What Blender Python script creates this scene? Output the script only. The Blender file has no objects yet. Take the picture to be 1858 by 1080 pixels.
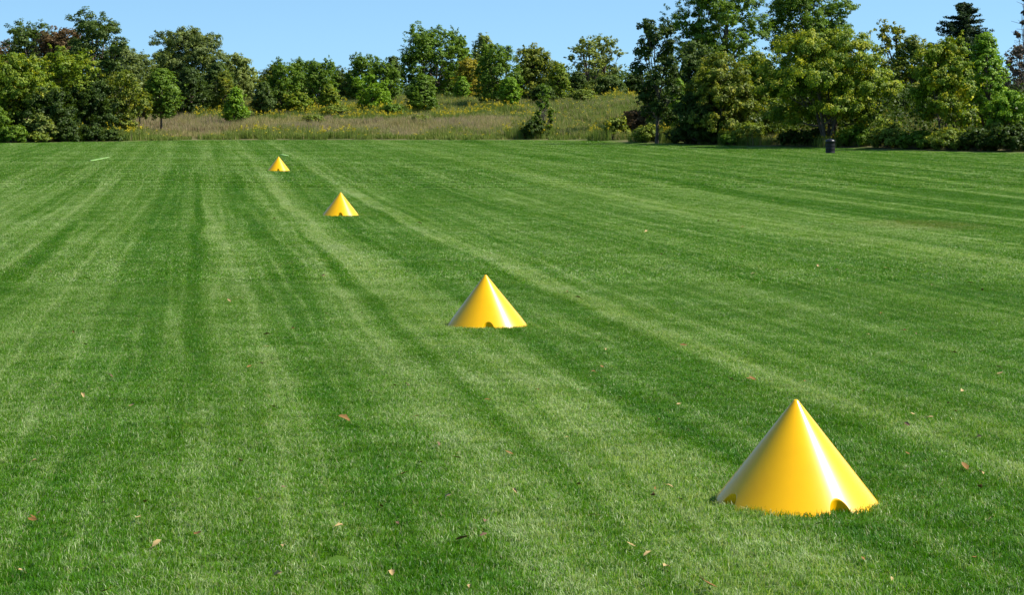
import bpy, math, random
import numpy as np

# ------------------------------------------------------------------ camera, sky, sun, exposure
scene = bpy.context.scene
F = 3800.0            # focal length in pixels of the 1858 px wide picture
CAMH = 2.1
HOR = 235.0           # horizon row
PI = math.pi
R = math.radians

cam_data = bpy.data.cameras.new("camera")
cam = bpy.data.objects.new("camera", cam_data)
scene.collection.objects.link(cam)
scene.camera = cam
cam.location = (0, 0, CAMH)
cam.rotation_euler = (R(90), 0, 0)
cam_data.sensor_width = 36.0
cam_data.lens = 36.0 * F / 1858.0
cam_data.shift_y = -(540.0 - HOR) / 1858.0
cam_data.clip_start = 0.1
cam_data.clip_end = 6000

SUN_EL = 49.0
SUN_AZ = 1.0          # degrees behind "straight from the right"
sdir = (math.cos(R(SUN_EL)) * math.cos(R(SUN_AZ)), math.cos(R(SUN_EL)) * math.sin(R(SUN_AZ)), math.sin(R(SUN_EL)))
world = bpy.data.worlds.new("World")
scene.world = world
world.use_nodes = True
wn, wl = world.node_tree.nodes, world.node_tree.links
bg = wn["Background"]
sky = wn.new("ShaderNodeTexSky")
sky.sky_type = 'NISHITA'
sky.sun_disc = False
sky.sun_elevation = R(SUN_EL)
sky.sun_rotation = R(90 - SUN_AZ)
tcw = wn.new("ShaderNodeTexCoord")
addw = wn.new("ShaderNodeVectorMath"); addw.operation = 'ADD'; addw.inputs[1].default_value = (0, 0, .10)
nrw = wn.new("ShaderNodeVectorMath"); nrw.operation = 'NORMALIZE'
wl.new(tcw.outputs['Generated'], addw.inputs[0]); wl.new(addw.outputs[0], nrw.inputs[0]); wl.new(nrw.outputs[0], sky.inputs[0])
sky.altitude = 0
sky.air_density = 1.0
sky.dust_density = 0.0
sky.ozone_density = 4.0
tint = wn.new("ShaderNodeMix"); tint.data_type = 'RGBA'; tint.blend_type = 'MULTIPLY'
tint.inputs[0].default_value = 1.0
wl.new(sky.outputs[0], tint.inputs[6])
tint.inputs[7].default_value = (1.02, 1.20, 1.22, 1)
wl.new(tint.outputs[2], bg.inputs[0])
bg.inputs[1].default_value = 0.080

sun_data = bpy.data.lights.new("sun", 'SUN')
sun = bpy.data.objects.new("sun", sun_data)
scene.collection.objects.link(sun)
sun_data.energy = 5.0
sun_data.angle = R(0.53)
sun_data.color = (1.0, 0.955, 0.87)
from mathutils import Vector
sun.rotation_euler = Vector(sdir).to_track_quat('Z', 'Y').to_euler()
sun.location = (40, 10, 60)

scene.render.engine = 'CYCLES'
scene.view_settings.view_transform = 'Standard'
scene.view_settings.look = 'None'
scene.view_settings.exposure = 0.80
scene.view_settings.gamma = 1.0
scene.cycles.max_bounces = 6
scene.cycles.transparent_max_bounces = 8
scene.cycles.transmission_bounces = 4
scene.cycles.diffuse_bounces = 2
scene.cycles.glossy_bounces = 3

# ------------------------------------------------------------------ terrain
EPX = [(-400, 138), (0, 141), (130, 144), (250, 148), (400, 152), (940, 152), (1060, 149), (1150, 142), (1310, 133.5), (1500, 126), (1700, 117.5), (1858, 113.5), (2200, 107)]
EX = np.array([(p - 929) / F * y for p, y in EPX])
EY = np.array([y for p, y in EPX])


def edge(x):
    return np.interp(x, EX, EY)


def softplus(t, k):
    return k * np.log1p(np.exp(np.clip(t / k, -40, 40)))


def hz(x, y):
    x = np.asarray(x, float); y = np.asarray(y, float)
    yy = y - softplus(y - 235, 6)
    g = 0.0136 * softplus(yy - 56, 5)
    t = np.clip((yy - 8) / 17.0, 0, 1); t = t * t * (3 - 2 * t)
    u = np.clip((yy - 60) / 40.0, 0, 1); u = u * u * (3 - 2 * u)
    g = g + (.06 - .155 * t) * (1 - u)
    d = yy - edge(x)
    d = d - softplus(d - 46, 5)
    ex = 0.064 * softplus(d - 3, 3)
    amp = 1.0 + 0.04 * np.exp(-((x - 9) / 9.0) ** 2) - 0.25 * np.exp(-((x + 32) / 10.0) ** 2)
    return g + ex * amp


def xof(px, Y):
    return (px - 929.0) / F * Y


def zof(py, Y):
    return CAMH + (HOR - py) / F * Y


col = scene.collection


def mesh_obj(name, V, faces_n, loops, mat, parent=None, smooth=False, attrs=None, link=True):
    """V (n,3); faces_n list/array of loop totals; loops flat vertex indices"""
    me = bpy.data.meshes.new(name)
    V = np.asarray(V, np.float32)
    faces_n = np.asarray(faces_n, np.int32); loops = np.asarray(loops, np.int32)
    me.vertices.add(len(V)); me.vertices.foreach_set("co", V.ravel())
    me.loops.add(len(loops)); me.loops.foreach_set("vertex_index", loops)
    me.polygons.add(len(faces_n))
    st = np.concatenate(([0], np.cumsum(faces_n)[:-1])).astype(np.int32)
    me.polygons.foreach_set("loop_start", st)
    if smooth:
        me.polygons.foreach_set("use_smooth", np.ones(len(faces_n), bool))
    for k, v in (attrs or {}).items():
        a = me.attributes.new(k, 'FLOAT', 'POINT')
        a.data.foreach_set("value", np.asarray(v, np.float32))
    me.materials.append(mat)
    me.update(calc_edges=True)
    o = bpy.data.objects.new(name, me)
    if link:
        col.objects.link(o)
    if parent:
        o.parent = parent
    return o


def grid_faces(nu, nv, wrap=False):
    i = np.arange(nu - 1)[:, None]; j = np.arange(nv if wrap else nv - 1)[None, :]
    j2 = (j + 1) % nv
    a = i * nv + j; b = i * nv + j2; c = (i + 1) * nv + j2; d = (i + 1) * nv + j
    q = np.stack([a + 0 * b, b + 0 * a, c, d], -1).reshape(-1, 4)
    return q


def tag(o, label=None, cat=None, group=None, kind=None):
    if label: o["label"] = label
    if cat: o["category"] = cat
    if group: o["group"] = group
    if kind: o["kind"] = kind
    return o


def empty(name, loc, label, cat, group=None):
    o = bpy.data.objects.new(name, None)
    o.empty_display_size = 0.2
    o.location = loc
    col.objects.link(o)
    return tag(o, label, cat, group)


# ------------------------------------------------------------------ materials
def new_mat(name):
    m = bpy.data.materials.new(name)
    m.use_nodes = True
    nt = m.node_tree
    for n in list(nt.nodes):
        nt.nodes.remove(n)
    out = nt.nodes.new("ShaderNodeOutputMaterial")
    return m, nt, out


class NT:
    """tiny node helper"""
    def __init__(s, nt): s.nt = nt; s.l = nt.links
    def n(s, t, **kw):
        o = s.nt.nodes.new(t)
        for k, v in kw.items(): setattr(o, k, v)
        return o
    def _set(s, sock, v):
        if isinstance(v, bpy.types.NodeSocket): s.l.new(v, sock)
        elif v is not None: sock.default_value = v
    def m(s, op, a, b=None, c=None, clamp=False):
        o = s.n("ShaderNodeMath", operation=op, use_clamp=clamp)
        s._set(o.inputs[0], a); s._set(o.inputs[1], b)
        if c is not None: s._set(o.inputs[2], c)
        return o.outputs[0]
    def mix(s, f, a, b, mode='MIX'):
        o = s.n("ShaderNodeMix", data_type='RGBA', blend_type=mode)
        s._set(o.inputs[0], f)
        s._set(o.inputs[6], a if isinstance(a, bpy.types.NodeSocket) else (*a, 1))
        s._set(o.inputs[7], b if isinstance(b, bpy.types.NodeSocket) else (*b, 1))
        return o.outputs[2]
    def attr(s, name):
        return s.n("ShaderNodeAttribute", attribute_name=name).outputs['Fac']
    def comb(s, x, y, z=0.0):
        o = s.n("ShaderNodeCombineXYZ")
        s._set(o.inputs[0], x); s._set(o.inputs[1], y); s._set(o.inputs[2], z)
        return o.outputs[0]
    def noise(s, vec, scale=1.0, detail=2.0, rough=0.5):
        o = s.n("ShaderNodeTexNoise")
        s._set(o.inputs['Vector'], vec); o.inputs['Scale'].default_value = scale
        o.inputs['Detail'].default_value = detail; o.inputs['Roughness'].default_value = rough
        return o.outputs[0]
    def remap(s, v, a, b, c=0.0, d=1.0):
        o = s.n("ShaderNodeMapRange", clamp=True)
        s._set(o.inputs[0], v)
        for i, x in enumerate((a, b, c, d)): o.inputs[i + 1].default_value = x
        return o.outputs[0]


# mown stripe profile across the mowing direction (u = x + 0.15 y), 0 = lies towards us, 1 = lies away; its sheen is painted into the colour too
PROF = [(-8, .45), (-6.6, .62), (-5.6, .38), (-4.6, .62), (-3.9, .40), (-3.2, .72), (-2.75, .32), (-2.3, .55), (-1.45, .58), (-1.1, .25), (-.5, .22), (-.3, .5),
        (.2, .62), (.55, .66), (.82, .58), (.98, .28), (1.5, .30), (1.75, .62), (1.95, .74), (2.12, .42), (2.35, .72), (2.7, .86), (3.05, .62), (3.35, .22), (4.3, .28), (4.65, .35),
        (4.8, .86), (5.08, .84), (5.25, .38), (5.5, .66), (5.75, .30), (7.0, .42), (7.8, .26), (9.3, .52), (10.4, .32), (11.9, .42), (12.6, .82), (13.3, .80), (14, .36), (15, .6), (16, .4)]
PU = np.array([p[0] for p in PROF]); PV = np.array([p[1] for p in PROF])


def lawn_color(N):
    """returns (colour socket, stripe value) for a lawn place, from world position"""
    pos = N.n("ShaderNodeNewGeometry").outputs['Position']
    sep = N.n("ShaderNodeSeparateXYZ"); N.l.new(pos, sep.inputs[0])
    x, y = sep.outputs[0], sep.outputs[1]
    wob = N.noise(N.comb(N.m('MULTIPLY', x, .1), N.m('MULTIPLY', y, .16)), 1.0, 2)
    u = N.m('ADD', N.m('MULTIPLY_ADD', y, 0.15, x), N.m('MULTIPLY', N.m('SUBTRACT', wob, .5), 0.35))
    un = N.m('DIVIDE', N.m('ADD', u, 8.0), 24.0)
    fc = N.n("ShaderNodeFloatCurve")
    cm = fc.mapping; cv = cm.curves[0]
    cv.points[0].location = (0, PV[0]); cv.points[1].location = (1, PV[-1])
    for a, b in list(zip(PU, PV))[1:-1]:
        cv.points.new((a + 8) / 24, b)
    for p in cv.points: p.handle_type = 'VECTOR'
    cm.update()
    N.l.new(un, fc.inputs['Value'])
    prof = fc.outputs[0]
    inr = N.m('MULTIPLY', N.remap(u, 15.0, 16.0, 1, 0), N.remap(u, -8.0, -7.0, 0, 1))
    st = N.remap(N.noise(N.comb(N.m('MULTIPLY', u, 0.9), N.m('MULTIPLY', y, .025)), 1.0, 3, .6), .36, .64)
    prof = N.m('MULTIPLY_ADD', prof, 1.3, -.10)
    s = N.m('ADD', N.m('MULTIPLY', prof, N.m('MULTIPLY_ADD', inr, .74, 0)), N.m('MULTIPLY', st, N.m('MULTIPLY_ADD', inr, -.55, .80)))
    # fine streaks along the mowing direction
    fs = N.noise(N.comb(N.m('MULTIPLY', u, 3.4), N.m('MULTIPLY', y, .05)), 1.0, 5, .72)
    s = N.m('ADD', s, N.m('MULTIPLY', N.m('SUBTRACT', fs, .5), 1.0))
    rd = N.noise(N.comb(N.m('MULTIPLY', u, 1.9), N.m('MULTIPLY', y, .022), 4.0), 1.0, 1, .5)
    ridge = N.m('SUBTRACT', 1.0, N.m('MULTIPLY', N.m('ABSOLUTE', N.m('SUBTRACT', rd, .5)), 15.0), clamp=True)
    s = N.m('ADD', s, N.m('MULTIPLY_ADD', ridge, .27, -.08))
    # far headland, mown across
    cs = N.remap(N.noise(N.comb(N.m('MULTIPLY', x, .03), N.m('MULTIPLY', y, .30)), 1.0, 4, .65), .36, .64)
    farx = N.m('ADD', y, N.m('MULTIPLY', N.noise(N.comb(N.m('MULTIPLY', x, .05), 3.0), 1.0), 30))
    hd = N.remap(farx, 93, 108)
    s = N.m('ADD', N.m('MULTIPLY', s, N.m('SUBTRACT', 1.0, N.m('MULTIPLY', hd, .42))), N.m('MULTIPLY', N.m('MULTIPLY', N.m('MULTIPLY_ADD', cs, .7, .15), hd), .42))
    # mottling
    mo = N.noise(N.comb(x, N.m('MULTIPLY', y, .8)), 1.1, 4, .62)
    s = N.m('ADD', s, N.m('MULTIPLY', N.m('SUBTRACT', mo, .5), 1.0))
    mo2 = N.noise(N.comb(x, N.m('MULTIPLY', y, .9)), 6.0, 3, .6)
    s = N.m('ADD', s, N.m('MULTIPLY', N.m('SUBTRACT', mo2, .5), .75))
    # tyre track
    tr = N.m('ABSOLUTE', N.m('SUBTRACT', N.m('MULTIPLY_ADD', N.m('SUBTRACT', wob, .5), .25, N.m('MULTIPLY_ADD', y, 0.15, x)), .0))
    tf = N.m('MULTIPLY', N.m('MULTIPLY', N.remap(tr, .03, .20, 1, 0), N.remap(mo, .3, .6, .35, 1)), N.m('MULTIPLY', N.remap(y, 15.0, 18, 0, 1), N.remap(y, 75, 85, 1, 0)))
    s = N.m('SUBTRACT', s, N.m('MULTIPLY', tf, .70), clamp=True)
    c = N.mix(s, (0.046, 0.160, 0.0004), (0.155, 0.315, 0.006))  # turf tone, with the stripe brightness from blade lean put into the colour
    # yellower and bluer areas of turf
    hue = N.noise(N.comb(x, y), .35, 3, .6)
    c = N.mix(N.remap(hue, .45, .7, 0, .40), c, (0.100, 0.205, 0.004))
    # thin brown dead patches
    dn = N.noise(N.comb(N.m('MULTIPLY', x, .7), y), .9, 4, .65)
    dp = N.remap(dn, .66, .76, 0, .45)
    bx = N.m('POWER', N.m('DIVIDE', N.m('SUBTRACT', x, 9.3), 1.5), 2.0)
    by = N.m('POWER', N.m('DIVIDE', N.m('SUBTRACT', y, 47.5), 2.6), 2.0)
    bp = N.m('MULTIPLY', N.remap(N.m('ADD', bx, by), .2, 1.3, 1, 0), N.remap(mo2, .35, .6, .0, .62))
    c = N.mix(N.m('MAXIMUM', dp, bp), c, (0.25, 0.20, 0.06))
    return c, s


def blade_material():
    m, nt, out = new_mat("grass_blades")
    N = NT(nt)
    c, s = lawn_color(N)
    r = N.attr("r"); t = N.attr("t")
    r2 = N.m('FRACT', N.m('MULTIPLY', r, 13.7))
    pale = N.m('MULTIPLY', N.remap(N.m('SUBTRACT', N.m('MULTIPLY_ADD', N.m('MULTIPLY', s, s), .80, .02), r2), -.04, .04), .75)
    c = N.mix(pale, c, (0.44, 0.49, 0.26))  # paler blade undersides, with the light stripes' glint painted into their colour
    c = N.mix(N.m('MULTIPLY', N.remap(N.m('FRACT', N.m('MULTIPLY', r, 5.3)), .5, .9, 0, .7), N.m('SUBTRACT', 1.0, pale)), c, (0.035, 0.13, 0.004))
    c = N.mix(N.remap(r, .93, .97, 0, .75), c, (0.24, 0.21, 0.10))        # dry blades
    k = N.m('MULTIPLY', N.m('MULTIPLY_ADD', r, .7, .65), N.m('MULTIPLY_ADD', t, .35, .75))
    hsv = N.n("ShaderNodeHueSaturation"); N.l.new(c, hsv.inputs['Color']); N.l.new(k, hsv.inputs['Value'])
    c = hsv.outputs[0]
    p = N.n("ShaderNodeBsdfPrincipled")
    N.l.new(c, p.inputs['Base Color']); p.inputs['Roughness'].default_value = .36
    p.inputs['Specular IOR Level'].default_value = .16
    tr = N.n("ShaderNodeBsdfTranslucent")
    c2 = N.mix(1.0, c, (1.5, 1.6, .6), 'MULTIPLY')
    N.l.new(c2, tr.inputs[0])
    mx = N.n("ShaderNodeMixShader"); mx.inputs[0].default_value = .32
    N.l.new(p.outputs[0], mx.inputs[1]); N.l.new(tr.outputs[0], mx.inputs[2])
    N.l.new(mx.outputs[0], out.inputs[0])
    return m


def ground_material():
    m, nt, out = new_mat("ground_turf_and_meadow")
    N = NT(nt)
    c, s = lawn_color(N)
    pos = N.n("ShaderNodeNewGeometry").outputs['Position']
    fine = N.noise(pos, 60, 3, .7)
    c = N.mix(N.remap(fine, .3, .7, .45, .75), c, (0.03, 0.05, 0.012))  # dark thatch, with the shade under the blades put into its colour
    md = N.attr("meadow")
    mn = N.noise(pos, .5, 4, .6)
    mc = N.mix(N.remap(mn, .4, .6), (0.075, 0.085, 0.022), (0.16, 0.125, 0.065))
    c = N.mix(md, c, mc)
    p = N.n("ShaderNodeBsdfPrincipled")
    N.l.new(c, p.inputs['Base Color']); p.inputs['Roughness'].default_value = .9
    p.inputs['Specular IOR Level'].default_value = .15
    b = N.n("ShaderNodeBump"); b.inputs['Strength'].default_value = .5; b.inputs['Distance'].default_value = .03
    N.l.new(fine, b.inputs['Height']); N.l.new(b.outputs[0], p.inputs['Normal'])
    N.l.new(p.outputs[0], out.inputs[0])
    return m


_fm = {}


def foliage_mat(key, c1, c2, c3=None, f3=0.0, trans=.28):
    """leaf material: colour varies per clump (attribute c) and per leaf (attribute r)"""
    if key in _fm: return _fm[key]
    m, nt, out = new_mat("leaves_" + key)
    N = NT(nt)
    cl = N.attr("c"); r = N.attr("r")
    c = N.mix(N.m('MULTIPLY_ADD', r, .35, N.m('MULTIPLY', cl, .65)), c1, c2)
    if c3:
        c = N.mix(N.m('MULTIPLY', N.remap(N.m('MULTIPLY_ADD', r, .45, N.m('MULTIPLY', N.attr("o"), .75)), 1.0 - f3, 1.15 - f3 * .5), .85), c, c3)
    k = N.m('MULTIPLY_ADD', N.m('FRACT', N.m('MULTIPLY', r, 7.31)), .6, .7)
    hsv = N.n("ShaderNodeHueSaturation"); N.l.new(c, hsv.inputs['Color']); N.l.new(k, hsv.inputs['Value'])
    c = hsv.outputs[0]
    p = N.n("ShaderNodeBsdfPrincipled")
    N.l.new(c, p.inputs['Base Color']); p.inputs['Roughness'].default_value = .55
    p.inputs['Specular IOR Level'].default_value = .18
    tr = N.n("ShaderNodeBsdfTranslucent")
    N.l.new(N.mix(1.0, c, (1.5, 1.5, .6), 'MULTIPLY'), tr.inputs[0])
    mx = N.n("ShaderNodeMixShader"); mx.inputs[0].default_value = trans
    N.l.new(p.outputs[0], mx.inputs[1]); N.l.new(tr.outputs[0], mx.inputs[2])
    N.l.new(mx.outputs[0], out.inputs[0])
    _fm[key] = m
    return m


def simple_mat(name, colr, rough=.6, spec=.5, coat=0.0, bump=None, var=None, metallic=0):
    m, nt, out = new_mat(name)
    N = NT(nt)
    p = N.n("ShaderNodeBsdfPrincipled")
    tc = N.n("ShaderNodeTexCoord").outputs['Object']
    if var:
        c = N.mix(N.remap(N.noise(tc, var[1], 4, .65), .35, .65), colr, var[0])
        N.l.new(c, p.inputs['Base Color'])
    else:
        p.inputs['Base Color'].default_value = (*colr, 1)
    p.inputs['Roughness'].default_value = rough
    p.inputs['Specular IOR Level'].default_value = spec
    p.inputs['Coat Weight'].default_value = coat
    p.inputs['Coat Roughness'].default_value = .17
    p.inputs['Metallic'].default_value = metallic
    if bump:
        b = N.n("ShaderNodeBump"); b.inputs['Strength'].default_value = bump[1]; b.inputs['Distance'].default_value = bump[2]
        N.l.new(N.noise(tc, bump[0], 3, .6), b.inputs['Height']); N.l.new(b.outputs[0], p.inputs['Normal'])
    N.l.new(p.outputs[0], out.inputs[0])
    return m


M_bark = simple_mat("bark_grey_brown", (.075, .055, .04), .9, .2, var=((.15, .12, .09), 3.0), bump=(12, .8, .03))
M_bark_pale = simple_mat("bark_pale", (.22, .19, .15), .85, .2, var=((.10, .08, .06), 4.0), bump=(12, .6, .02))
M_blade = blade_material()

# ------------------------------------------------------------------ ground (one sheet to the horizon)
ys = np.concatenate([np.arange(-40, 100, 4.0), np.arange(100, 240, 1.5), np.geomspace(240, 4000, 30)])
xs = np.concatenate([-np.geomspace(3000, 70, 22), np.arange(-68, 68.1, 2.0), np.geomspace(70, 3000, 22)])
XX, YY = np.meshgrid(xs, ys)
ZZ = hz(XX, YY)
q = grid_faces(len(ys), len(xs))
V = np.stack([XX, YY, ZZ], -1).reshape(-1, 3)
md = np.clip((YY - edge(XX)) / 1.0 + .5, 0, 1).ravel()
g_obj = mesh_obj("ground", V, np.full(len(q), 4), q.ravel(), ground_material(), smooth=True, attrs={"meadow": md})
tag(g_obj, kind="structure")


# ------------------------------------------------------------------ blades and patches
def blades(rng, n, size, hmin, hmax, w, lean=(0.0, 0.0), spread=.5, segs=2, clump=0.0):
    """flat grass blades on a size x size square, bending"""
    px = rng.uniform(-size / 2, size / 2, n); py = rng.uniform(-size / 2, size / 2, n)
    if clump:
        k = max(4, int(size * size * clump)); cx = rng.uniform(-size / 2, size / 2, (k, 2)); idx = rng.integers(0, k, n)
        msk = rng.random(n) < .4
        px = np.where(msk, cx[idx, 0] + rng.normal(0, .03 * size ** .5, n), px); py = np.where(msk, cx[idx, 1] + rng.normal(0, .03 * size ** .5, n), py)
    h = rng.uniform(hmin, hmax, n) * rng.choice([.7, 1, 1, 1.15], n)
    az = rng.uniform(0, 2 * PI, n)
    dx = np.cos(az) * np.abs(rng.normal(0, spread, n)) + lean[0]
    dy = np.sin(az) * np.abs(rng.normal(0, spread, n)) + lean[1]
    fa = rng.uniform(0, 2 * PI, n)               # facing of the blade's flat side
    wx, wy = np.cos(fa) * w * .5, np.sin(fa) * w * .5
    ww = rng.uniform(.7, 1.3, n); wx *= ww; wy *= ww
    P = []
    T = []
    for t, k in ((0, 1.0), (.55, .8)):
        bx = px + dx * h * t ** 1.7; by = py + dy * h * t ** 1.7; bz = h * t * (1 - .12 * t) - (0.01 if t == 0 else 0)
        P.append(np.stack([bx - wx * k, by - wy * k, bz], -1)); P.append(np.stack([bx + wx * k, by + wy * k, bz], -1))
        T += [np.full(n, t)] * 2
    L = np.sqrt(dx ** 2 + dy ** 2)
    P.append(np.stack([px + dx * h, py + dy * h, h / np.sqrt(1 + .6 * L ** 2)], -1)); T.append(np.ones(n))
    V = np.stack(P, 1).reshape(-1, 3); t = np.stack(T, 1).ravel()
    b = np.arange(n)[:, None] * 5
    lp = (b + np.array([[0, 1, 3, 2, 2, 3, 4]])).ravel()
    fn = np.tile([4, 3], n)
    r = np.repeat(rng.random(n), 5)
    return V, fn, lp, {"r": r, "t": t}


def scatter(name, pts, rot, idx, scl, patches, mat, label, cat=None):
    """one object of kind stuff: patches instanced on points by geometry nodes"""
    me = bpy.data.meshes.new(name)
    me.vertices.add(len(pts)); me.vertices.foreach_set("co", np.asarray(pts, np.float32).ravel())
    for k, v in (("rot", rot), ("scl", scl)):
        a = me.attributes.new(k, 'FLOAT', 'POINT'); a.data.foreach_set("value", np.asarray(v, np.float32))
    a = me.attributes.new("idx", 'INT', 'POINT'); a.data.foreach_set("value", np.asarray(idx, np.int32))
    me.materials.append(mat)
    o = bpy.data.objects.new(name, me); col.objects.link(o)
    ng = bpy.data.node_groups.new(name + "_scatter", 'GeometryNodeTree')
    ng.interface.new_socket("Geometry", in_out='INPUT', socket_type='NodeSocketGeometry')
    ng.interface.new_socket("Geometry", in_out='OUTPUT', socket_type='NodeSocketGeometry')
    N, L = ng.nodes, ng.links
    gi = N.new("NodeGroupInput"); go = N.new("NodeGroupOutput")
    jn = N.new("GeometryNodeJoinGeometry")
    for p in patches:
        oi = N.new("GeometryNodeObjectInfo"); oi.inputs['Object'].default_value = p
        gg = N.new("GeometryNodeGeometryToInstance"); L.new(oi.outputs['Geometry'], gg.inputs[0]); L.new(gg.outputs[0], jn.inputs[0])
    iop = N.new("GeometryNodeInstanceOnPoints")
    L.new(gi.outputs[0], iop.inputs['Points']); L.new(jn.outputs[0], iop.inputs['Instance'])
    iop.inputs['Pick Instance'].default_value = True
    def na(nm, dt):
        n = N.new("GeometryNodeInputNamedAttribute"); n.data_type = dt; n.inputs['Name'].default_value = nm
        return n.outputs['Attribute']
    L.new(na("idx", 'INT'), iop.inputs['Instance Index'])
    cx = N.new("ShaderNodeCombineXYZ"); L.new(na("rot", 'FLOAT'), cx.inputs[2])
    er = N.new("FunctionNodeEulerToRotation"); L.new(cx.outputs[0], er.inputs[0]); L.new(er.outputs[0], iop.inputs['Rotation'])
    c2 = N.new("ShaderNodeCombineXYZ"); s_ = na("scl", 'FLOAT'); c2.inputs[0].default_value = 1; c2.inputs[1].default_value = 1; L.new(s_, c2.inputs[2])
    L.new(c2.outputs[0], iop.inputs['Scale'])
    L.new(iop.outputs[0], go.inputs[0])
    md_ = o.modifiers.new("scatter", 'NODES'); md_.node_group = ng
    return tag(o, label, cat, None, "stuff")


rng = np.random.default_rng(7)


def lawn_points(y0, y1, step, margin, jitter=.1):
    P = []
    for y in np.arange(y0, y1, step):
        hw = (y + step) * 929 / F + margin
        for x in np.arange(-hw, hw, step):
            P.append((x, y))
    P = np.array(P); P += rng.uniform(-jitter, jitter, P.shape) * step
    P = P[P[:, 1] < edge(P[:, 0]) - step * .3]
    return P


def lean_state(P):
    u = P[:, 0] + .15 * P[:, 1]
    s = np.interp(u, PU, PV, left=.5, right=.5) + rng.normal(0, .10, len(P))
    return np.clip((s * 4).astype(int), 0, 3)


def lawn(name, y0, y1, step, dens, hmin, hmax, w, margin, label, nv=3):
    pats = []
    for st in range(4):
        for k in range(nv):
            r_ = np.random.default_rng(100 * st + k + int(y0))
            ln = (.04, (-.25, .0, .28, .6)[st])
            V, fn, lp, at = blades(r_, int(dens * step * step * 1.15), step * 1.08, hmin, hmax, w, ln, 1.0, clump=(60 if step < 1 else 12))
            pats.append(mesh_obj(name + "_patch", V, fn, lp, M_blade, attrs=at, link=False))
    P = lawn_points(y0, y1, step, margin)
    st = lean_state(P)
    n = len(P)
    idx = rng.integers(0, nv, n) + st * nv
    rot = rng.normal(0, .35, n)
    scl = rng.uniform(.85, 1.15, n)
    z = hz(P[:, 0], P[:, 1])
    return scatter(name, np.column_stack([P, z]), rot, idx, scl, pats, M_blade, label)


lawn("lawn_grass", 7.6, 30, .5, 12500, .016, .040, .0038, 3.0, "short mown green grass in the near part of the field", 4)
lawn("lawn_grass", 30, 70, 1.0, 4200, .022, .045, .008, 5.0, "mown grass with pale and dark stripes in the middle of the field")
lawn("lawn_grass", 70, 152, 2.0, 1300, .022, .042, .017, 8.0, "mown grass at the far end of the field before the meadow")

# ------------------------------------------------------------------ tubes
def tube(pts, rad, ns=7):
    pts = np.asarray(pts, float); rad = np.asarray(rad, float)
    n = len(pts)
    d = np.gradient(pts, axis=0); d /= np.linalg.norm(d, axis=1)[:, None] + 1e-9
    up = np.where(np.abs(d[:, 2:3]) > .9, np.array([[1., 0, 0]]), np.array([[0, 0, 1.]]))
    a = np.cross(d, up); a /= np.linalg.norm(a, axis=1)[:, None] + 1e-9
    b = np.cross(d, a)
    th = np.linspace(0, 2 * PI, ns, endpoint=False)
    V = pts[:, None, :] + rad[:, None, None] * (a[:, None, :] * np.cos(th)[None, :, None] + b[:, None, :] * np.sin(th)[None, :, None])
    return V.reshape(-1, 3), grid_faces(n, ns, True)


def join_parts(parts):
    Vs, Q, o = [], [], 0
    for V, q_ in parts:
        Vs.append(V); Q.append(q_ + o); o += len(V)
    return np.concatenate(Vs), np.concatenate(Q)


# ------------------------------------------------------------------ leaves
def leaves(rng, C, rad, nper, size, outc=None, bias=None, flat=1.0):
    """C (k,3) clump centres, rad (k,) radii; leaf quads round every centre"""
    k = len(C)
    n = k * nper
    ci = np.repeat(np.arange(k), nper)
    d = rng.normal(0, 1, (n, 3)); d /= np.linalg.norm(d, axis=1)[:, None]
    rr = rng.random(n) ** .45
    P = C[ci] + d * (rad[ci] * rr)[:, None] * np.array([1, 1, flat])
    nrm = d * .5 + (bias[ci] * .75 if bias is not None else 0) + rng.normal(0, .38, (n, 3)) + np.array([0, 0, .35])
    nrm /= np.linalg.norm(nrm, axis=1)[:, None]
    t = rng.normal(0, 1, (n, 3)); t -= nrm * (t * nrm).sum(1)[:, None]; t /= np.linalg.norm(t, axis=1)[:, None]
    b = np.cross(nrm, t)
    s = size * rng.uniform(.6, 1.35, n)[:, None]
    fold = nrm * s * .18
    V = np.stack([P - t * s * .5, P + b * s * .42 + fold, P + t * s * .55, P - b * s * .42 + fold], 1).reshape(-1, 3)
    lp = (np.arange(n)[:, None] * 4 + np.array([[0, 1, 2, 3]])).ravel()
    cc = rng.random(k)[ci]
    oo = (outc if outc is not None else rng.random(k))[ci]
    at = {"c": np.repeat(cc, 4), "r": np.repeat(rng.random(n), 4), "o": np.repeat(oo, 4)}
    return V, np.full(n, 4), lp, at


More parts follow.
